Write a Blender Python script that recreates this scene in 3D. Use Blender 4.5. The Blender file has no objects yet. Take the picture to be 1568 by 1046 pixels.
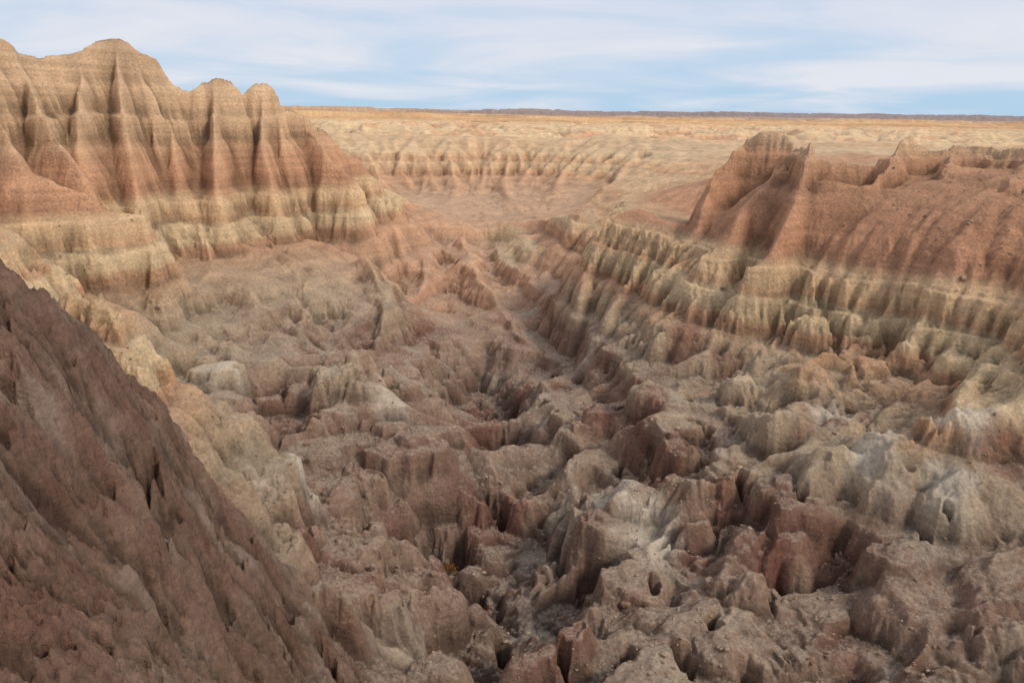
import bpy, math, time
import numpy as np
from mathutils import Matrix, Vector
T0=time.time()
rng=np.random.default_rng(7)
# ------------------------------------------------------------------ camera
F=1219.0
pitch=math.radians(16.0); roll=math.radians(0.85)
R=Matrix.Rotation(math.radians(90)-pitch,3,'X') @ Matrix.Rotation(roll,3,'Z')
Rn=np.array(R)
def P(u,v,Y):
    d=Rn@np.array([(u-784)/F,-(v-523)/F,-1.0]); return d*(Y/d[1])
# ------------------------------------------------------------------ noise
N=256
_g=rng.uniform(0,2*np.pi,(N,N)).astype(np.float32); GX=np.cos(_g); GY=np.sin(_g)
def perlin(x,y):
    xi=np.floor(x); yi=np.floor(y); fx=(x-xi).astype(np.float32); fy=(y-yi).astype(np.float32)
    i0=xi.astype(np.int64)%N; j0=yi.astype(np.int64)%N; i1=(i0+1)%N; j1=(j0+1)%N
    u=fx*fx*fx*(fx*(fx*6-15)+10); v=fy*fy*fy*(fy*(fy*6-15)+10)
    a=GX[i0,j0]*fx+GY[i0,j0]*fy
    b=GX[i1,j0]*(fx-1)+GY[i1,j0]*fy
    c=GX[i0,j1]*fx+GY[i0,j1]*(fy-1)
    d=GX[i1,j1]*(fx-1)+GY[i1,j1]*(fy-1)
    return ((a*(1-u)+b*u)*(1-v)+(c*(1-u)+d*u)*v)*1.5
def fbm(x,y,o=4,g=.5):
    s=0;a=1.;t=0
    for k in range(o):
        s=s+a*perlin(x*2**k+17.3*k,y*2**k-9.1*k); t+=a; a*=g
    return s/t
def ridged(x,y,o=3,g=.5):
    s=0;a=1.;t=0
    for k in range(o):
        s=s+a*(1-np.abs(perlin(x*2**k+31.7*k,y*2**k+5.3*k))*1.6); t+=a; a*=g
    return s/t
def sst(a,b,x):
    t=np.clip((x-a)/(b-a),0,1); return t*t*(3-2*t)
# ------------------------------------------------------------------ survey points
pts=[]
for p in """-200 150 32;0 275 32;60 370 30;130 450 29;200 560 28;250 660 28;300 740 28;370 850 29;450 930 31;560 1015 34
-100 600 16;0 600 19;0 800 14;0 1040 10;150 700 20;150 900 15;250 1000 16;350 1000 21;300 850 23;450 1046 25;100 500 25
600 1000 38;700 1030 38;790 1015 37;880 985 38;770 970 45;710 930 50;680 870 56;600 830 54;540 790 50;480 850 47;420 760 50
350 680 56;330 600 68;450 600 70;520 640 63;600 615 67;700 650 67;620 770 60;540 725 60;720 760 61;800 800 60;850 860 56
740 640 84;760 700 69;850 650 75;900 700 66;960 740 56;1000 800 51;880 780 56;890 860 52;950 900 47;1000 980 41;1100 900 45
1100 800 50;1150 700 56;1000 640 66;1200 640 60;1200 740 51;1300 715 50;1450 740 46;1300 850 46;1450 900 42;1568 850 42
1300 950 41;1500 1030 35;1250 1046 37;1568 720 46;1500 640 53;1350 620 60;1568 560 55;1100 560 73;1000 500 83;900 570 84
850 600 83;1200 490 75;1350 490 69;1500 500 62;920 350 102;1000 372 94;1150 395 82;1300 412 74;1450 440 66;1568 440 62;900 470 96
960 460 90;1100 460 80;720 560 96;700 500 108;640 460 120;560 400 112;500 380 115;740 450 120;760 362 142;830 360 134;890 352 118;770 412 130;830 412 124;870 415 112;820 470 108;860 525 95;790 540 98
700 340 172;600 318 195;700 318 195;800 312 195;600 300 222;700 296 226;800 292 226;900 288 212;900 320 155;950 310 145;1020 330 116;1080 360 100;600 234 242;700 234 246;800 232 248
900 240 236;1000 242 225;1060 236 220;600 216 290;800 213 290;1000 213 290;1200 215 290;400 216 290
20 330 78;100 440 84;200 440 88;330 410 98;450 370 110;560 300 130;300 320 104;420 300 116;150 330 94;480 260 124
250 470 84;400 450 92;500 430 100;300 520 78;420 540 78;550 520 88;600 560 84;650 600 80;680 520 98""".replace("\n",";").split(";"):
    u,v,Y=map(float,p.split()); pts.append(P(u,v,Y))
for w in [(-32,48,-15),(-31,66,-19),(-22,42,-20),(-13,40,-23),(0,0,-2.4),(5,3,-5),(0,12,-15),(8,20,-24),(20,15,-20),(0,26,-28),(25,25,-27),
          (-3,0,-2),(-15,0,-3),(-15,-10,0),(22,0,-6),(0,-15,0),(40,20,-24),(60,40,-18),(-45,20,4),(-60,50,-6),
          (35,125,-9),(80,130,-7),(110,100,-5),(60,160,-9),(130,200,-9),(70,70,-8),(100,60,-6),(60,220,-10),
          (-60,140,-8),(-110,140,-5),(-40,165,-12),(-100,105,0),(-90,120,-2),(-110,60,-2),(-100,200,-9),(-180,250,-9),(180,250,-9),(-70,220,-10)]:
    pts.append(np.array(w,float))
pts=np.array(pts)
def tpsfit(p,z,lam=2.0):
    n=len(p); d2=((p[:,None]-p[None])**2).sum(-1)/1e4
    K=.5*d2*np.log(d2+1e-12); K[np.arange(n),np.arange(n)]=lam*1e-4
    A=np.zeros((n+3,n+3)); A[:n,:n]=K; A[:n,n:n+1]=1; A[:n,n+1:]=p/100; A[n:,:n]=A[:n,n:].T
    return np.linalg.solve(A,np.concatenate([z,[0,0,0]]))
tw=tpsfit(pts[:,:2],pts[:,2])
def tps(x,y):
    o=tw[-3]+tw[-2]*x/100+tw[-1]*y/100
    for i in range(len(pts)):
        d2=((x-pts[i,0])**2+(y-pts[i,1])**2)/1e4
        o+=tw[i]*.5*d2*np.log(d2+1e-12)
    return o
# slope, lift, polyline
ridges=[
 (2.1,.6,"-250 40 78;-120 75 86;0 65 95;30 87 97;70 88 101;125 87 105;148 66 108;175 59 109;198 68 110;215 86 111;240 97 112.5;265 127 114;290 146 115;300 134 115.3;325 123 116;358 127 118;371 162 119;385 127 120;408 127 121;420 145 122;432 167 123;465 180 125;500 200 128;545 245 134"),
 (2.6,.3,"175 64 109;190 180 100.5;215 310 94"),(2.6,.3,"30 87 97;60 165 90;120 240 86"),(2.7,.3,"325 127 116;328 215 108.5;330 290 103"),
 (2.7,.3,"400 130 121;400 200 114.5;420 280 110"),(2.6,.3,"265 127 114;262 220 106"),(2.6,.3,"465 180 125;500 230 119;545 258 117"),
 (2.4,.3,"125 87 105;120 200 95;110 270 91"),
 (1.9,.3,"-100 150 82;0 190 82;30 235 79;130 300 80;225 330 84;240 400 80"),
 (2.8,.7,"1120 240 106;1150 204 104;1165 198 103;1205 200 102;1225 216 100;1235 222 92;1243 209 87;1262 232 87;1300 238 87;1345 242 87;1372 222 88;1385 207 88.5;1402 208 89;1430 218 90;1462 204 90;1520 214 88;1600 214 84;1750 228 76;1900 235 66"),
 (3.2,.7,"1243 209 87;1225 262 83;1207 320 80;1185 362 77.5;1140 397 77"),
 (1.0,.3,"1235 225 93;1185 268 92;1140 312 88;1120 350 85"),
 (2.8,.6,"1140 215 104;1095 250 100;1080 298 94;1068 335 91;1055 355 90"),
 (3.0,.2,"1385 209 88.5;1345 250 82"),(3.0,.2,"1462 206 90;1450 255 82"),(3.0,.2,"1600 214 84;1550 265 74"),
 (2.4,.7,"1262 268 82.5;1350 285 81;1450 300 78;1568 318 73"),
 (2.0,.5,"920 345 103;905 390 99;885 460 95"),(2.0,.5,"1000 372 94;960 420 91;930 470 88"),(2.0,.5,"1090 390 86;1060 430 83;1030 480 80"),
 (1.8,1,"440 655 62;520 638 64;600 610 67;700 648 68;725 690 66"),(1.3,.6,"730 690 66;780 755 61;860 860 55"),
 (2.0,1,"1190 735 52;1300 705 51;1400 705 49.5;1520 745 46"),(1.8,1,"890 770 57;960 738 56;1050 790 52"),
 (1.5,.6,"500 800 50;540 788 50;570 810 50"),
 (1.2,0,"95 440 50;165 475 48;205 540 46;245 610 45"),
 (1.2,.8,"300 330 104;330 410 96;300 470 86;250 520 78"),(1.2,.6,"560 390 106;600 470 94;570 540 84"),(1.2,.8,"440 400 104;470 470 92;440 540 80"),
 (1.1,.6,"545 245 134;600 310 138;630 380 134;625 430 124"),
 (1.2,2.6,"590 325 142;660 358 140;700 364 140;760 360 142;830 354 136;890 346 121"),
 (.8,1.2,"645 370 134;655 425 122;640 465 114"),(.8,1.4,"705 368 135;730 430 120;770 485 107;800 530 97"),(.9,1.2,"800 362 132;825 425 116;850 480 104"),
 (.95,.8,"560 232 236;590 280 222;610 305 205;640 330 180"),(.95,.8,"690 232 246;700 280 228;690 305 208"),(.95,.8,"780 230 248;770 282 228;780 305 205;790 325 180"),
 (.95,.8,"880 238 240;850 280 220;845 300 200"),(.95,.8,"970 240 228;930 275 206;900 300 180"),
 (1.2,1,"1100 480 78;1000 530 78;920 595 78;860 620 79"),(1.2,1,"1130 640 62;1000 610 68;900 640 70;850 690 68"),
 (1.3,.8,"1280 530 66;1180 590 64;1090 600 67"),(1.4,.8,"1180 700 54;1060 760 52;980 850 49"),(1.4,.8,"1500 560 58;1450 640 52;1350 690 51"),
 (1.4,.8,"1190 780 50;1180 870 46;1120 960 41"),(1.4,.8,"1420 830 45;1380 930 41;1380 1000 37"),(1.3,.8,"380 640 62;400 720 54;420 790 49")]
gull=[(-1.0,"735 600 92;745 650 84"),(-1.5,"765 710 73;790 770 63;760 880 54"),(-3,"760 880 54;770 970 45;790 1040 39"),(-2,"850 600 82;800 620 82;745 645 84"),
 (-3.5,"560 790 56;640 850 56;760 900 52"),(-1.8,"1160 560 68;1080 640 63;1070 720 56;1090 830 50;1000 950 44;900 1010 40"),(-1.5,"1420 590 59;1340 660 55;1200 690 55;1100 780 53"),
 (-2,"1568 790 44;1480 850 43;1400 930 40;1300 1000 38;1200 1046 36"),(-1.5,"420 620 68;470 690 59;500 760 52"),(-1.5,"230 480 84;330 560 74;300 610 66"),
 (-1.8,"1260 640 58;1250 760 49;1240 880 45;1060 960 42"),(-2,"900 700 64;930 790 55;900 880 50;820 950 47"),
 (-1.5,"1240 470 72;1130 530 72;1020 570 74;900 600 80"),(-1.5,"1500 500 62;1420 540 62;1300 570 63;1160 560 68")]
def samp(lst):
    o=[]
    for sl,lf,s in lst:
        q=np.array([P(*map(float,t.split())) for t in s.split(";")]); q[:,2]+=lf
        for a,b in zip(q[:-1],q[1:]):
            n=max(1,int(np.linalg.norm((b-a)[:2])/0.5))
            for k in range(n): o.append((*(a+(b-a)*k/n),sl))
        o.append((*q[-1],sl))
    return o
RS=samp(ridges); GS=samp([(1.0,l,s) for l,s in gull])
def env(xs,ys,S_,sgn,wid):
    o=np.argsort(xs,kind='stable'); xo=xs[o]; yo=ys[o]; eo=np.full(xs.shape,-99.*sgn)
    for px,py,pz,sl in S_:
        a,b=np.searchsorted(xo,[px-wid,px+wid]); h=pz-sgn*sl*np.sqrt((xo[a:b]-px)**2+(yo[a:b]-py)**2)
        eo[a:b]=np.maximum(eo[a:b],h) if sgn>0 else np.minimum(eo[a:b],h)
    e=np.empty_like(eo); e[o]=eo; return e
def far(x,y):
    r=np.hypot(x,y)
    wx=x+30*fbm(x/90,y/90,2); wy=y+30*fbm(x/90+50,y/90,2)
    v=np.abs(fbm(wx/150+3,wy/150+8,3))
    c=(1-sst(.0,.22,v))*sst(240,300,r)
    at=1-.55*sst(380,800,r)
    z=-10.2-8*c+3.6*at*fbm(x/50,y/40,4)+5.0*at*(ridged(wx/30,wy/30,3)-.4)*(1-sst(900,2200,r)*.6)
    z=z-4*sst(700,2500,r)+8*fbm(x/900,y/900,3)*sst(500,2500,r)
    z=z+sst(.05,.16,fbm(x/1500+11,y/900+4,3))*10*sst(900,1600,r)
    z=z+(30+12*fbm(x/700,y/900,3))*sst(-.15,.0,fbm(x/1400+5,y/1500+1.5,3)+.25*sst(-2000,2500,x)-.1)*sst(4200,4700,y)*(1-sst(8000,8800,y))
    return z
def base(x,y):
    z=np.clip(tps(x,y),-41,13)
    m=(x>-130)&(x<150)&(y<262)
    xs=x[m];ys=y[m];zz=z[m]
    lowm=sst(-14,-19,zz)*sst(34,42,ys+.3*xs)*(1-.75*sst(88,112,ys))
    e=env(xs,ys,GS,-1,9); cut=np.minimum(0,e-zz); zz=zz+np.maximum(cut,-5)
    zz=zz+lowm*(3.2*(ridged((xs+3*fbm(xs/14,ys/14,2))/15,(ys+3*fbm(xs/14+7,ys/14,2))/15,2)-.5)+1.2*fbm(xs/5,ys/5,2))
    e=env(xs,ys,RS,1,17)+1.2*fbm(xs/4.5,ys/4.5,3)*sst(1,-8,zz)
    z[m]=np.maximum(zz,e)
    w=np.maximum(sst(252,310,y),np.maximum(sst(125,175,x-.25*y),sst(110,160,-x-.25*y)))
    return z*(1-w)+far(x,y)*w
def box(a,r):
    for ax in (0,1):
        p=np.pad(a,[(r+1,r) if i==ax else (0,0) for i in (0,1)],mode='edge'); c=np.cumsum(p.astype(np.float64),axis=ax)
        n=a.shape[ax]
        if ax==0: a=(c[2*r+1:2*r+1+n]-c[:n])/(2*r+1)
        else: a=(c[:,2*r+1:2*r+1+n]-c[:,:n])/(2*r+1)
    return a
def erode(z,cell,iters,k,diff,rad,keep=.85):
    z0=z.copy(); ny,nx=z.shape; M=ny*nx; idx=np.arange(M).reshape(ny,nx)
    for it in range(iters):
        zn=z+rng.normal(0,.04*cell,z.shape)
        best=np.zeros_like(z); rec=idx.copy()
        for dy in (-1,0,1):
            for dx in (-1,0,1):
                if dx==0 and dy==0: continue
                L=cell*math.hypot(dx,dy)
                ys=slice(max(0,-dy),ny-max(0,dy)); yd=slice(max(0,dy),ny-max(0,-dy))
                xs=slice(max(0,-dx),nx-max(0,dx)); xd=slice(max(0,dx),nx-max(0,-dx))
                s=(zn[ys,xs]-zn[yd,xd])/L
                b=best[ys,xs]; m=s>b
                best[ys,xs]=np.where(m,s,b); rr=rec[ys,xs]; rec[ys,xs]=np.where(m,idx[yd,xd],rr)
        ptr=rec.ravel().copy(); self_=ptr==np.arange(M); ptr[self_]=M; ptr=np.append(ptr,M)
        acc=np.ones(M+1); acc[M]=0
        for _ in range(8):
            ad=np.bincount(ptr,acc,minlength=M+1); ad[M]=0
            acc=acc+ad; ptr=ptr[ptr]
        A=acc[:M].reshape(ny,nx)*cell*cell
        dz=k*np.sqrt(np.minimum(A,1500))*best
        z=z-np.minimum(dz,.35*best*cell)
        lap=np.zeros_like(z); lap[1:-1,1:-1]=z[2:,1:-1]+z[:-2,1:-1]+z[1:-1,2:]+z[1:-1,:-2]-4*z[1:-1,1:-1]
        z=z+diff*lap
    d=z-z0; r=max(1,int(rad/cell)); dd=box(box(d,r),r)
    return z-dd*keep
def mk(x0,x1,y0,y1,c):
    xs=np.arange(x0,x1,c); ys=np.arange(y0,y1,c); X,Y=np.meshgrid(xs,ys); return X,Y
c1=.33; X1,Y1=mk(-112,132,-6,180,c1)
B=base(X1.ravel(),Y1.ravel()).reshape(X1.shape)
# erodibility: hard wall in the east, soft smooth clay in the far bowl and on the near slope
kk=.036*(1-.55*sst(14,24,X1)*sst(60,72,Y1)*(1-sst(110,125,Y1))*sst(-15,-12.5,B))
kk=kk*(1-.5*sst(88,108,Y1)*sst(-15,-18,B))*(1-.6*(1-sst(32,40,Y1))*(1-sst(-6,2,X1)))
df=.055*(1-.75*sst(-8,-2,B)); tall=sst(-6,0,B)
B=B+(1.1-.6*tall)*fbm(X1/11,Y1/11,4)+.25*rng.normal(0,.3,X1.shape)
dm=[(880,968,39,1.6,2.6),(800,1000,38,1.5,1.6),(955,985,40,2.2,2.2),(1050,950,42,2.6,2.4),(1180,930,43,2.4,2.2),(1270,960,41,1.5,1.8),(1450,965,39,3.4,2.6),(1350,900,42,2.4,2.4),
    (1540,960,38,2.4,2.4),(640,690,64,5.5,6.5),(560,760,58,4.5,5),(790,700,66,3.8,4.6),(730,780,60,2.6,3.5),(960,760,54,3.8,3.8),(905,790,53.5,2.2,3.2),(1060,790,51,2.4,3),
    (1240,730,50,3.2,4.2),(1350,715,49.5,3.6,4.8),(1460,745,46.5,3.0,4.2),(1150,650,60,3,3),(1020,650,65,2.6,3),(870,660,72,2.6,3.2),(600,900,48,2.4,2.4),(500,870,48,2.2,2),(690,960,46,2.0,2.4),
    (600,1010,38,2.0,1.8),(450,800,49,2,2),(480,640,65,3,4),(400,600,71,2.6,2.6),(1100,860,47,2,2.6),(1000,880,47,1.8,2.6),(830,900,51,1.6,2.5)]
def domes(Zt,D,sm):
    for px,py,pz,r,h in D:
        i0=max(0,int((px-r*2+112)/c1)); i1_=int((px+r*2+112)/c1)+1; j0=max(0,int((py-r*2+6)/c1)); j1_=int((py+r*2+6)/c1)+1
        q=np.sqrt((wpx[j0:j1_,i0:i1_]-px)**2+(wpy[j0:j1_,i0:i1_]-py)**2)/r
        s=Zt[j0:j1_,i0:i1_]; dome=pz-h*(1-np.sqrt(np.clip(1-q**2.6,0,1)))-(q>1)*(q-1)*9*h
        t=np.clip((dome-s)/sm+.5,0,1); Zt[j0:j1_,i0:i1_]=s*(1-t)+dome*t+.12*t*(1-t)
wpx=X1+1.9*fbm(X1/4,Y1/4,4,.6); wpy=Y1+1.9*fbm(X1/4+8,Y1/4+3,4,.6)
domes(B,[(*(P(u,v,Y)+np.array([0,0,.5])),r,h) for u,v,Y,r,h in dm],.5)
Z1=erode(B,c1,38,kk,df,6.0)
domes(Z1,[(*(P(u,v,Y)+np.array([0,0,.1])),r*.95,h) for u,v,Y,r,h in dm],.9)
D=[]
for i in range(190):
    y=rng.uniform(35,75); x=rng.uniform(-.42,.62)*y; ii=int((x+112)/c1); jj=int((y+6)/c1)
    if Z1[jj,ii]>-19: continue
    r=rng.uniform(.6,2.6); D.append((x,y,Z1[jj,ii]+rng.uniform(.2,.9)*r*.8,r,r*rng.uniform(1.0,1.4)))
domes(Z1,D,.5)
c2=1.2; X2,Y2=mk(-420,470,120,900,c2)
B2=base(X2.ravel(),Y2.ravel()).reshape(X2.shape)+2.0*fbm(X2/20,Y2/20,4)
Z2=erode(B2,c2,28,.06,.015,22.0)
print("erosion",time.time()-T0)
def bspl(Z,fx,fy):
    ny,nx=Z.shape
    i=np.clip(np.floor(fx).astype(np.int64),1,nx-3); j=np.clip(np.floor(fy).astype(np.int64),1,ny-3)
    u=np.clip(fx-i,0,1); v=np.clip(fy-j,0,1)
    def w(t): return ((1-t)**3/6,(3*t**3-6*t*t+4)/6,(-3*t**3+3*t*t+3*t+1)/6,t**3/6)
    wu=w(u); wv=w(v); o=0
    for b in range(4):
        row=0
        for a in range(4): row=row+wu[a]*Z[j+b-1,i+a-1]
        o=o+wv[b]*row
    return o
zz=np.arange(-60,40,.02); g=np.ones_like(zz)
h=-60.
while h<40:
    t=rng.uniform(.35,1.5); v=rng.choice([.35,.5,.8,1.3,2.0,2.8]); g[(zz>=h)&(zz<h+t)]=v; h+=t
g[(zz>-13.2)&(zz<-11.6)]=3.0; g[(zz>-11.6)&(zz<-10.8)]=.35; g[(zz>-16.4)&(zz<-14)]=2.6; g[(zz>-14)&(zz<-13.2)]=.4
g[(zz>-10.5)&(zz<-2.6)]=g[(zz>-10.5)&(zz<-2.6)]*.3+.7; g[(zz>-2.6)&(zz<-1.2)]=3.0; g[(zz>-1.2)&(zz<-.4)]=.4; g[zz>2]=g[zz>2]*.4+.6
ker=np.ones(250)/250; gm=np.convolve(np.pad(g,(125,124),mode='edge'),ker,'valid')
FZ=np.cumsum(g/gm)*.02; FZ=FZ-np.interp(-12,zz,FZ)-12
def dip(x,y): return 3.2*sst(-8,30,x)*(1-sst(130,200,y))       # beds dip gently to the east
def height(x,y):
    w1=(1-sst(160,178,y))*(1-sst(118,130,x))*(1-sst(98,110,-x))
    w2=(1-sst(720,890,y))*(1-sst(400,440,np.abs(x-20)))*sst(122,130,y)
    fa=far(x,y)
    m2=(w2>0); z2=fa.copy(); z2[m2]=bspl(Z2,(x[m2]+420)/c2,(y[m2]-120)/c2)*w2[m2]+fa[m2]*(1-w2[m2])
    side=(y<130)&(w1<1)
    if side.any(): z2[side]=base(x[side],y[side])
    m1=(w1>0); z=z2.copy(); z[m1]=bspl(Z1,(x[m1]+112)/c1,(y[m1]+6)/c1)*w1[m1]+z2[m1]*(1-w1[m1])
    return z
def detail(x,y,z,S):
    near=(1-sst(30,38,y))*(1-sst(-6,2,x))
    wx=x+.8*fbm(x/4,y/4,2); wy=y+.8*fbm(x/4+9,y/4+4,2)
    r1=ridged(wx/2.6,wy/2.6,3)-.55
    r2=ridged(wx/.8+7,wy/.8,2)-.55
    fl=ridged(wx/1.25+3,wy/1.25+11,3,.6)-.55               # rills down steep faces
    kn=.45-ridged(wx/3.4+31,wy/3.4+3,3,.5)              # rounded knobs with sharp clefts
    b=fbm(x/.5,y/.5,3,.6); zd=z+dip(x,y); brk=.45+.75*sst(-.3,.3,fbm(x/9+3,y/9+1,2))
    low=sst(-15,-19,z); yb=brk*(sst(-17,-15.5,zd)*(1-sst(-11.5,-10.8,zd))+.9*sst(-2.8,-2.2,zd)*(1-sst(0,1,zd))*sst(0,20,x))
    st=sst(.3,1.3,S); patch=sst(-.3,.25,fbm(x/13+5,y/13,2)); top=1-.35*sst(3,6,z); bas=1-.4*sst(92,115,y)*sst(-14,-17,z)
    lp=1-.45*low*(1-patch)
    a1=(.14+.46*st)*(.5+.2*low*patch+1.0*yb)*top*bas*lp; a2=(.05+.12*st)*(.6+.55*low+.8*yb)*top*bas*lp
    ak=(low*(.10+.75*patch)*(1-near)+.25*yb)*bas
    a1=a1*(1-.35*near); a2=a2*(1-.1*near)
    z=z+a1*1.5*r1+a2*1.4*r2+.06*b+ak*1.5*kn+low*st*(1-near)*.38*fl*bas*lp
    z=z+near*(.7*fbm(x/2.2,y/2.2,4)-1.0*sst(.15,.45,fbm(x/1.3+4,y/1.7,4))+.5*(.45-ridged(x/1.6,y/1.6,4,.6))+.24*ridged(x/.35,y/.5,3)+.15*fbm(x/.2,y/.2,2))
    dw=.7*fbm(x/60,y/60,2)+.8*fbm(x/7,y/7,2)+dip(x,y)
    k=np.clip(st*1.2+.2,0,1)*(1-.4*near)
    zt=np.interp(z+dw,zz,FZ)-dw
    return z+(zt-z)*k
holes=[(655,575,82,.5,3),(80,872,13,.16,1.0),(110,625,20,.25,1.2),(940,885,48,.4,2.5),(770,960,45,.8,3.5),(500,595,70,.35,1.5),
 (360,603,68,.35,1.5),(830,620,78,.6,2),(890,560,84,.9,3),(1455,765,45,.35,2),(600,915,47,.5,2.5),(1040,1035,38,.8,4),(1150,1030,37,.8,4),(50,895,12.5,.16,1.5),(1510,460,62,.6,3),
 (1380,465,68,1.0,2),(730,905,52,.9,3),(640,845,56,.9,3.5),(860,1010,38,.5,3),(960,1020,38,.6,3),(770,800,60,.5,3),(1330,1000,38,.6,3),(1000,900,45,.5,3),(1200,870,45,.5,3),(560,880,50,.5,3),(820,750,62,.5,3),(1130,760,53,.5,3),
 (985,238,232,2.5,5),(930,236,236,2,4),(700,850,58,1.0,3.5),(1420,800,45,.4,2.5),(1220,790,49,.4,2.5),(950,700,62,.5,2.5),(850,560,90,.5,2),(420,690,57,.5,2.5),(670,930,49,.6,3),(1090,980,41,.5,3)]
hp=[(P(u,v,Y),r,d) for u,v,Y,r,d in holes]
na=1450
az=np.radians(np.linspace(-47,47,na))
def gr(a,b,n): return a*(b/a)**(np.arange(n)/n)
rad=np.concatenate([gr(2.5,12,90),gr(12,40,340),gr(40,135,820),gr(135,300,320),gr(300,1100,280),gr(1100,16000,150),[16000,60000]])
nr=len(rad)
RR,AA=np.meshgrid(rad,az,indexing='ij')
X=(RR*np.sin(AA)).ravel(); Y=(RR*np.cos(AA)).ravel()
Z=height(X,Y)
Zg=Z.reshape(nr,na)
gr_=np.gradient(Zg,axis=0)/np.gradient(RR,axis=0); ga=np.gradient(Zg,axis=1)/(RR*(az[1]-az[0]))
S=np.hypot(gr_,ga).ravel()
mD=RR.ravel()<420
Z[mD]=detail(X[mD],Y[mD],Z[mD],np.minimum(S[mD],2.5))
fz=sst(250,320,Y)*(1-.5*sst(350,700,Y)); Z+=fz*(1.8*(ridged(X/9,Y/9,2)-.5)+2.4*(.45-ridged(X/22+5,Y/16,2)))*(1-sst(900,1500,Y))
jx=X+.35*perlin(X/.6,Y/.6); jy=Y+.35*perlin(X/.6+9,Y/.6)
for p,r_,d_ in hp:
    s_=min(1,r_*2.2)
    m=np.nonzero((np.abs(X-p[0])<4*r_+.4)&(np.abs(Y-p[1])<4*r_+.4))[0]
    q=((X[m]+(jx[m]-X[m])*s_-p[0])**2*1.8+(Y[m]+(jy[m]-Y[m])*s_-p[1])**2*.7)/(r_*r_)
    Z[m]-=d_*np.exp(-np.minimum(q,6)**2)
flat=sst(11000,16000,RR.ravel()); Z=Z*(1-flat)+(-22)*flat
# convexity, for shade painted into clefts and light painted onto knobs
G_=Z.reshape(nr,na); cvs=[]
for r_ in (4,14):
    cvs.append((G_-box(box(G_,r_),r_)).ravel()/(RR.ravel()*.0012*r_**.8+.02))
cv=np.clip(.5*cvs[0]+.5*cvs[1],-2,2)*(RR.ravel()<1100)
# ---- colour of the clay beds by elevation, cloud shade painted into the lowest
def lin(c): c=np.array(c,float)/255; return np.where(c<.04045,c/12.92,((c+.055)/1.055)**2.4)
ramp=[(-45,(100,80,70)),(-36,(112,90,77)),(-32,(128,103,88)),(-29,(148,122,102)),(-26,(142,112,93)),(-23.5,(164,140,115)),(-20.5,(178,152,122)),(-18.5,(184,148,114)),
 (-16.8,(188,141,104)),(-16,(202,172,132)),(-14.2,(207,177,137)),(-13.5,(194,149,110)),(-12.8,(204,168,126)),(-11,(204,168,127)),(-10,(192,142,106)),(-6.5,(194,144,107)),(-4.5,(198,154,116)),(-3,(199,160,122)),(3,(202,165,127)),(9,(186,152,117)),(40,(190,150,110))]
rz=np.array([a for a,_ in ramp]); rc=np.array([lin(b) for _,b in ramp])*1.03
dp=dip(X,Y); zc=Z+dp*sst(-24,-19,Z)+.7*fbm(X/60,Y/60,2)+1.0*fbm(X/8,Y/8,4)
col=np.stack([np.interp(zc,rz,rc[:,i]) for i in range(3)],1)
def mix(col,c,w): return col*(1-w[:,None])+lin(c)[None]*w[:,None]
col=mix(col,(180,127,93),sst(8,25,X)*(Y<120)*sst(-10.3,-9.3,zc)*(1-sst(-1.5,.3,zc))*.75)
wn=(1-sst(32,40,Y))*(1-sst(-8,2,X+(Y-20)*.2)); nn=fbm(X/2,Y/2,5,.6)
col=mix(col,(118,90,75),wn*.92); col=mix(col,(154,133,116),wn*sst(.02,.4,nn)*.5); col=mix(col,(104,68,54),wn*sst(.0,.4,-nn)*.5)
wb=sst(92,120,Y)*(1-sst(245,270,Y))*sst(-15,-18,Z)*(1-sst(10,22,X)); col=mix(col,(200,150,115),wb*.75)
wb=sst(135,165,Y)*(1-sst(245,270,Y)); col=mix(col,(206,160,120),wb*.45)
# pale bed exposed in the scarp that closes the bowl
wy_=sst(118,124,Y)*(1-sst(140,146,Y))*sst(-8,0,X)*(1-sst(14,20,X)); col=mix(col,(206,180,138),wy_*sst(-23.5,-22.5,zc)*(1-sst(-19.4,-18.6,zc))*.7)
wp=sst(235,285,Y); n=fbm(X/60,Y/25,4); zr=Z+1.5*fbm(X/30,Y/30,2)
rim=sst(205,225,Y)*sst(-13.5,-11,zr); col=mix(col,(212,184,144),rim*.7)
col=mix(col,(198,148,108),wp*.85); col=mix(col,(212,180,138),wp*sst(-12.5,-9.5,zr)*.9); col=mix(col,(196,136,98),wp*sst(.12,.32,n)*.55)
wf=sst(650,1200,Y); n2=fbm(X/500,Y/160,4)
col=mix(col,(218,170,112),wf*.8); col=mix(col,(170,132,96),wf*sst(-.05,.15,n2)*.65); col=mix(col,(202,138,88),wf*sst(.1,.25,fbm(X/400+9,Y/120,3))*.55)  # sunlit look of the far plain painted in as brighter, golden colour
wr=sst(2500,4200,Y)*sst(-2500,800,X); col=mix(col,(132,122,126),wr*.85)  # aerial haze painted into the farthest hills as a grey-blue tint
nr_=fbm(X/7+40,Y/7,4); wl=sst(-18,-24,Z)*(Y<110)*(1-wn)
col=mix(col,(120,76,62),wl*sst(.10,.34,nr_)*.6)
col=mix(col,(188,171,148),wl*sst(.14,.36,-nr_)*.45)
def blot(u,v,Yd,r,c,s):
    p=P(u,v,Yd); m=np.nonzero((np.abs(X-p[0])<2*r)&(np.abs(Y-p[1])<2*r))[0]
    q=np.hypot(X[m]-p[0],Y[m]-p[1])/r+.6*fbm(X[m]/1.6,Y[m]/1.6,4); col[m]=mix(col[m],c,(1-sst(.35,1.1,q))*s)
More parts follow.
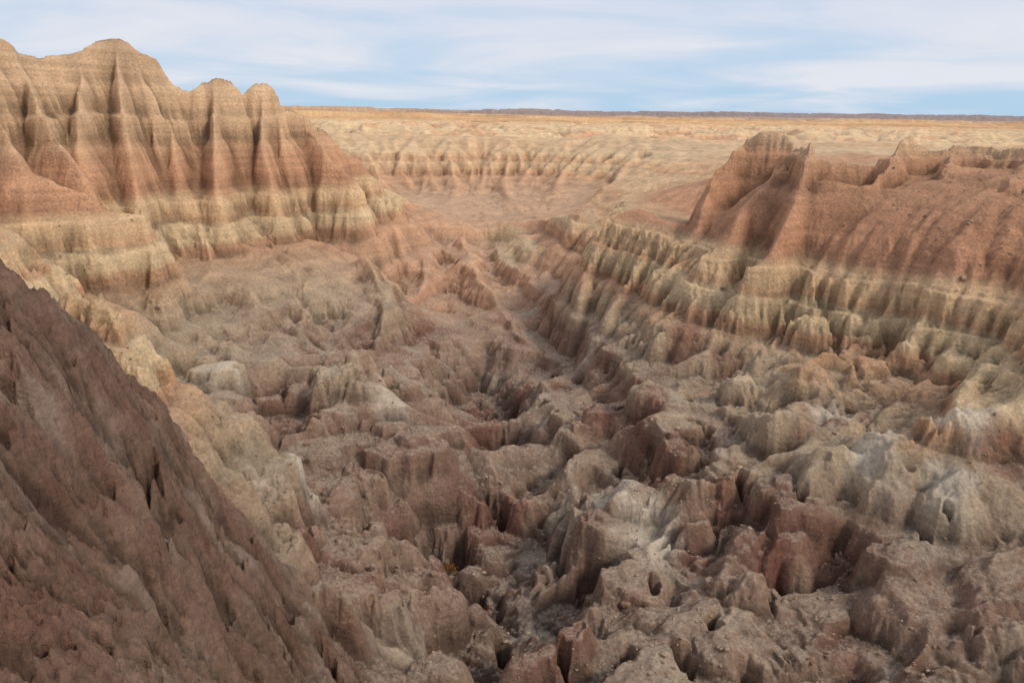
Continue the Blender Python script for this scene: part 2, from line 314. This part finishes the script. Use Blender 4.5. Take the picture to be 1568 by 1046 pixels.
for u,v,Yd,r in [(990,790,51.5,2.8),(940,765,55,2.4),(1330,700,51,2.2),(1450,735,47,2.0),(345,600,68,2.4),(1270,640,59,2.0),(1480,680,50,2.0),(1020,830,49,1.8),(600,620,67,2),(470,790,50,1.5)]: blot(u,v,Yd,r,(212,196,174),.75)
for u,v,Yd,r in [(920,635,70,2.6),(1000,640,66,2.2),(1060,850,48,1.8),(905,815,53,1.3),(1110,780,52,1.8),(880,980,39,1.8),(1300,960,40,1.6),(1050,520,77,2.4),(1540,690,48,2.2),(620,850,55,1.8),(1180,880,46,1.4)]: blot(u,v,Yd,r,(122,70,56),.6)
blot(640,720,63,6,(140,108,92),.6)
cvw=np.clip(cv,-1,1); cvf=np.where(cvw>0,cvw*.16,cvw*.42)  # crevice shade and knob lightening, multiplied into the vertex colour
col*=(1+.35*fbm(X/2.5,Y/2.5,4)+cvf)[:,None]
print("mesh arrays",time.time()-T0, nr*na)
CO=np.stack([X,Y,Z],1).astype(np.float32)
def sheet(name,r0,r1,mat):
    n=r1-r0; me=bpy.data.meshes.new(name)
    co=CO[r0*na:r1*na]; nv=n*na
    i=np.arange(n-1)[:,None]*na+np.arange(na-1)[None]
    q=np.stack([i,i+1,i+1+na,i+na],-1).reshape(-1,4)[:,::-1].astype(np.int32); nf=len(q)
    me.vertices.add(nv); me.vertices.foreach_set('co',co.ravel())
    me.loops.add(nf*4); me.loops.foreach_set('vertex_index',q.ravel())
    me.polygons.add(nf); me.polygons.foreach_set('loop_start',np.arange(0,nf*4,4,dtype=np.int32))
    me.polygons.foreach_set('use_smooth',np.ones(nf,bool))
    at=me.color_attributes.new('clay','FLOAT_COLOR','POINT')
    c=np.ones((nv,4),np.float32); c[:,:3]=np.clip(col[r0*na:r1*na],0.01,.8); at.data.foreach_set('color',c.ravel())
    me.update(); me.materials.append(mat)
    ob=bpy.data.objects.new(name,me); bpy.context.scene.collection.objects.link(ob); return ob
# ------------------------------------------------------------------ materials
def nodes(mat):
    mat.use_nodes=True; nt=mat.node_tree; b=nt.nodes['Principled BSDF']; b.inputs['Roughness'].default_value=.95
    b.inputs['Specular IOR Level'].default_value=.12; return nt,b
mat=bpy.data.materials.new('banded_clay'); nt,bs=nodes(mat); L=nt.links
def nd(t,**k):
    n=nt.nodes.new(t)
    for a,b in k.items(): setattr(n,a,b)
    return n
def math_(op,a,b=None,c=None):
    n=nd('ShaderNodeMath',operation=op)
    for i,v in enumerate((a,b,c)):
        if v is None: continue
        if isinstance(v,(int,float)): n.inputs[i].default_value=v
        else: L.new(v,n.inputs[i])
    return n.outputs[0]
def noise(vec,s,d=4,rough=.55):
    n=nd('ShaderNodeTexNoise'); n.inputs['Scale'].default_value=s; n.inputs['Detail'].default_value=d; n.inputs['Roughness'].default_value=rough
    L.new(vec,n.inputs['Vector']); return n.outputs['Fac']
def mr(v,a,b,c,d):
    n=nd('ShaderNodeMapRange'); L.new(v,n.inputs[0])
    for i,x in enumerate((a,b,c,d)): n.inputs[i+1].default_value=x
    return n.outputs[0]
geo=nd('ShaderNodeNewGeometry'); pos=geo.outputs['Position']
at=nd('ShaderNodeAttribute',attribute_name='clay')
mp=nd('ShaderNodeMapping'); mp.inputs['Scale'].default_value=(.05,.05,1.7); L.new(pos,mp.inputs['Vector'])
band=noise(mp.outputs[0],1,4,.65)
f1=mr(band,.3,.7,.82,1.15)
fine=noise(pos,4,5,.7); f4=mr(fine,.3,.7,.72,1.25)
k=math_('MULTIPLY',f1,f4)
vm=nd('ShaderNodeVectorMath',operation='SCALE'); L.new(at.outputs['Color'],vm.inputs[0]); L.new(k,vm.inputs['Scale'])
sx=nd('ShaderNodeSeparateXYZ'); L.new(geo.outputs['Normal'],sx.inputs[0]); sp=nd('ShaderNodeSeparateXYZ'); L.new(pos,sp.inputs[0])
fl=mr(sx.outputs['Z'],.72,.96,0,1); lo=mr(sp.outputs['Z'],-17,-24,0,1); pn=mr(fine,.40,.62,.05,.5)
cf=math_('MULTIPLY',math_('MULTIPLY',fl,lo),pn)
mx=nd('ShaderNodeMix',data_type='RGBA'); L.new(cf,mx.inputs['Factor']); L.new(vm.outputs[0],mx.inputs['A']); mx.inputs['B'].default_value=(*lin((200,180,156)),1)
hs=nd('ShaderNodeHueSaturation'); hs.inputs['Saturation'].default_value=.93; L.new(mx.outputs['Result'],hs.inputs['Color'])
L.new(hs.outputs['Color'],bs.inputs['Base Color'])
b1=nd('ShaderNodeBump'); b1.inputs['Strength'].default_value=1.0; b1.inputs['Distance'].default_value=.40
L.new(noise(pos,2.4,6,.74),b1.inputs['Height'])
L.new(b1.outputs[0],bs.inputs['Normal'])
i1=int(np.searchsorted(rad,300)); 
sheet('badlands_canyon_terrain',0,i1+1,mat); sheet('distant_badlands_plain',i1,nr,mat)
# ------------------------------------------------------------------ rocks & shrubs
def ground(x,y):
    a=math.atan2(x,y); r=math.hypot(x,y); j=int(round((a-az[0])/(az[1]-az[0]))); i=int(np.searchsorted(rad,r)); return float(Z[i*na+j])
def simple(name,c1_,c2_,sc):
    m=bpy.data.materials.new(name); t,b=nodes(m); n=t.nodes.new('ShaderNodeTexNoise'); n.inputs['Scale'].default_value=sc
    g2=t.nodes.new('ShaderNodeNewGeometry'); t.links.new(g2.outputs['Position'],n.inputs['Vector'])
    r=t.nodes.new('ShaderNodeMix'); r.data_type='RGBA'; r.inputs['A'].default_value=(*lin(c1_),1); r.inputs['B'].default_value=(*lin(c2_),1)
    q=t.nodes.new('ShaderNodeMapRange'); q.inputs[1].default_value=.35; q.inputs[2].default_value=.65; t.links.new(n.outputs['Fac'],q.inputs[0]); t.links.new(q.outputs[0],r.inputs['Factor'])
    t.links.new(r.outputs['Result'],b.inputs['Base Color']); return m
mrock=simple('clay_rubble',(172,152,128),(128,100,82),1.2)
vs=[];fs=[]
ico=[(0,0,1),(.89,0,.45),(.28,.85,.45),(-.72,.53,.45),(-.72,-.53,.45),(.28,-.85,.45),(.72,.53,-.45),(-.28,.85,-.45),(-.89,0,-.45),(-.28,-.85,-.45),(.72,-.53,-.45),(0,0,-1)]
icf=[(0,1,2),(0,2,3),(0,3,4),(0,4,5),(0,5,1),(1,6,2),(2,7,3),(3,8,4),(4,9,5),(5,10,1),(6,7,2),(7,8,3),(8,9,4),(9,10,5),(10,6,1),(11,7,6),(11,8,7),(11,9,8),(11,10,9),(11,6,10)]
cnt=0
while cnt<3600:
    y=rng.uniform(33,85); x=rng.uniform(-.6,.66)*y
    if perlin(np.array([x/6]),np.array([y/6]))[0]<0: continue
    s=.05+.10*rng.random()**3+ (.25*rng.random() if rng.random()<.04 else 0); z=ground(x,y)
    sc=np.array([1,rng.uniform(.6,1),rng.uniform(.4,.9)])*s; a=rng.uniform(0,6.28); ca,sa=math.cos(a),math.sin(a); o=len(vs)
    for p in ico:
        q=np.array(p)*sc*rng.uniform(.75,1.2); vs.append((x+q[0]*ca-q[1]*sa,y+q[0]*sa+q[1]*ca,z+q[2]+s*.15))
    fs+=[(a_+o,b_+o,c_+o) for a_,b_,c_ in icf]; cnt+=1
me=bpy.data.meshes.new('rock_rubble'); me.from_pydata(vs,[],fs); me.materials.append(mrock)
bpy.context.scene.collection.objects.link(bpy.data.objects.new('rock_rubble',me))
def shrub(name,u,v,Yd,rad_,hgt,mat_,n=500):
    p=P(u,v,Yd); z=ground(p[0],p[1]); vs=[];fs=[]
    for i in range(n):
        d=rng.normal(size=3); d[2]=abs(d[2]); d/=np.linalg.norm(d); t=rng.uniform(.2,1)**.6*rng.uniform(.75,1.15)
        c=np.array([p[0],p[1],z-.05])+d*np.array([rad_,rad_,hgt])*t
        w=rad_*.045; l=rad_*.22; e=rng.normal(size=3); e/=np.linalg.norm(e); s=np.cross(d,e); s/=np.linalg.norm(s)+1e-6
        tip=c+(d*.7+e*.5)*l; o=len(vs); vs+=[tuple(c-s*w),tuple(c+s*w),tuple(tip)]; fs.append((o,o+1,o+2))
        if i%6==0:
            o=len(vs); b=np.array([p[0],p[1],z-.1]); vs+=[tuple(b-s*w*.5),tuple(b+s*w*.5),tuple(c)]; fs.append((o,o+1,o+2))
    me=bpy.data.meshes.new(name); me.from_pydata(vs,[],fs); me.materials.append(mat_)
    bpy.context.scene.collection.objects.link(bpy.data.objects.new(name,me))
mo=simple('dry_foliage',(136,92,48),(86,62,34),3); mg=simple('sage_foliage',(112,104,70),(80,76,50),3); md=simple('juniper_foliage',(44,52,34),(28,34,24),2)
shrub('dry_shrub',685,870,55.5,.9,.6,mo); shrub('dry_shrub',665,1020,38.5,.4,.4,mo,250)
for u,v,Yd in [(480,645,64),(1300,630,60),(1390,700,52),(600,590,72),(470,690,60),(1540,700,48)]: shrub('sagebrush',u,v,Yd,.45,.35,mg,260)
for u,v,Yd in [(985,217,275),(935,214,285),(1000,222,262)]: shrub('juniper_bush',u,v,Yd,2.0,2.2,md,400)
# ------------------------------------------------------------------ sky, sun
sc=bpy.context.scene
w=bpy.data.worlds.new("World"); sc.world=w; w.use_nodes=True; t=w.node_tree; bg=t.nodes['Background']
sk=t.nodes.new('ShaderNodeTexSky'); sk.sky_type='NISHITA'; sk.sun_disc=False; SE=40; SA=122
sk.sun_elevation=math.radians(SE); sk.sun_rotation=math.radians(SA)
tc=t.nodes.new('ShaderNodeTexCoord'); 
sep=t.nodes.new('ShaderNodeSeparateXYZ'); t.links.new(tc.outputs['Generated'],sep.inputs[0])
def wm(op,a,b):
    n=t.nodes.new('ShaderNodeMath'); n.operation=op
    for i,q in enumerate((a,b)):
        if isinstance(q,(int,float)): n.inputs[i].default_value=q
        else: t.links.new(q,n.inputs[i])
    return n.outputs[0]
def wr_(v,a,b,c,d):
    m=t.nodes.new('ShaderNodeMapRange'); t.links.new(v,m.inputs[0])
    for i,x in enumerate((a,b,c,d)): m.inputs[i+1].default_value=x
    return m.outputs[0]
el=wm('MAXIMUM',sep.outputs['Z'],0.0); zz_=wm('ADD',el,.10)
cb=t.nodes.new('ShaderNodeCombineXYZ'); t.links.new(wm('DIVIDE',sep.outputs['X'],zz_),cb.inputs[0]); t.links.new(wm('DIVIDE',sep.outputs['Y'],zz_),cb.inputs[1])
n=t.nodes.new('ShaderNodeTexNoise'); n.inputs['Scale'].default_value=.5; n.inputs['Detail'].default_value=7; n.inputs['Roughness'].default_value=.5; n.inputs['Distortion'].default_value=.5
t.links.new(cb.outputs[0],n.inputs['Vector'])
hb=wm('ADD',n.outputs['Fac'],wr_(el,0.0,.12,-.05,.17))
cf=wr_(hb,.36,.64,0.0,1.0)
cc=t.nodes.new('ShaderNodeMix'); cc.data_type='RGBA'; cc.inputs['A'].default_value=(7.1,7.95,9.7,1); cc.inputs['B'].default_value=(8.8,9.15,9.9,1)
t.links.new(wr_(n.outputs['Fac'],.36,.64,0.,1.),cc.inputs['Factor'])
blue=t.nodes.new('ShaderNodeMix'); blue.data_type='RGBA'; blue.inputs['Factor'].default_value=.9; t.links.new(sk.outputs[0],blue.inputs['A']); blue.inputs['B'].default_value=(5.4,7.8,10.1,1)
mx=t.nodes.new('ShaderNodeMix'); mx.data_type='RGBA'; t.links.new(cf,mx.inputs['Factor']); t.links.new(blue.outputs['Result'],mx.inputs['A']); t.links.new(cc.outputs['Result'],mx.inputs['B'])
t.links.new(mx.outputs['Result'],bg.inputs['Color']); bg.inputs['Strength'].default_value=.087
sd=bpy.data.lights.new('sun','SUN'); sd.energy=2.4; sd.angle=math.radians(11); sd.color=(1,.91,.78)
so=bpy.data.objects.new('sun',sd); sc.collection.objects.link(so)
a=math.radians(SA); e=math.radians(SE); d=Vector((math.sin(a)*math.cos(e),math.cos(a)*math.cos(e),math.sin(e)))
so.rotation_euler=d.to_track_quat('Z','Y').to_euler()
cam=bpy.data.cameras.new('camera'); cam.lens=28; cam.sensor_width=36; cam.clip_end=100000; cam.clip_start=.1
co=bpy.data.objects.new('camera',cam); sc.collection.objects.link(co); co.matrix_world=R.to_4x4(); sc.camera=co
sc.view_settings.view_transform='Standard'; sc.view_settings.look='None'; sc.view_settings.exposure=0
print("done",time.time()-T0)
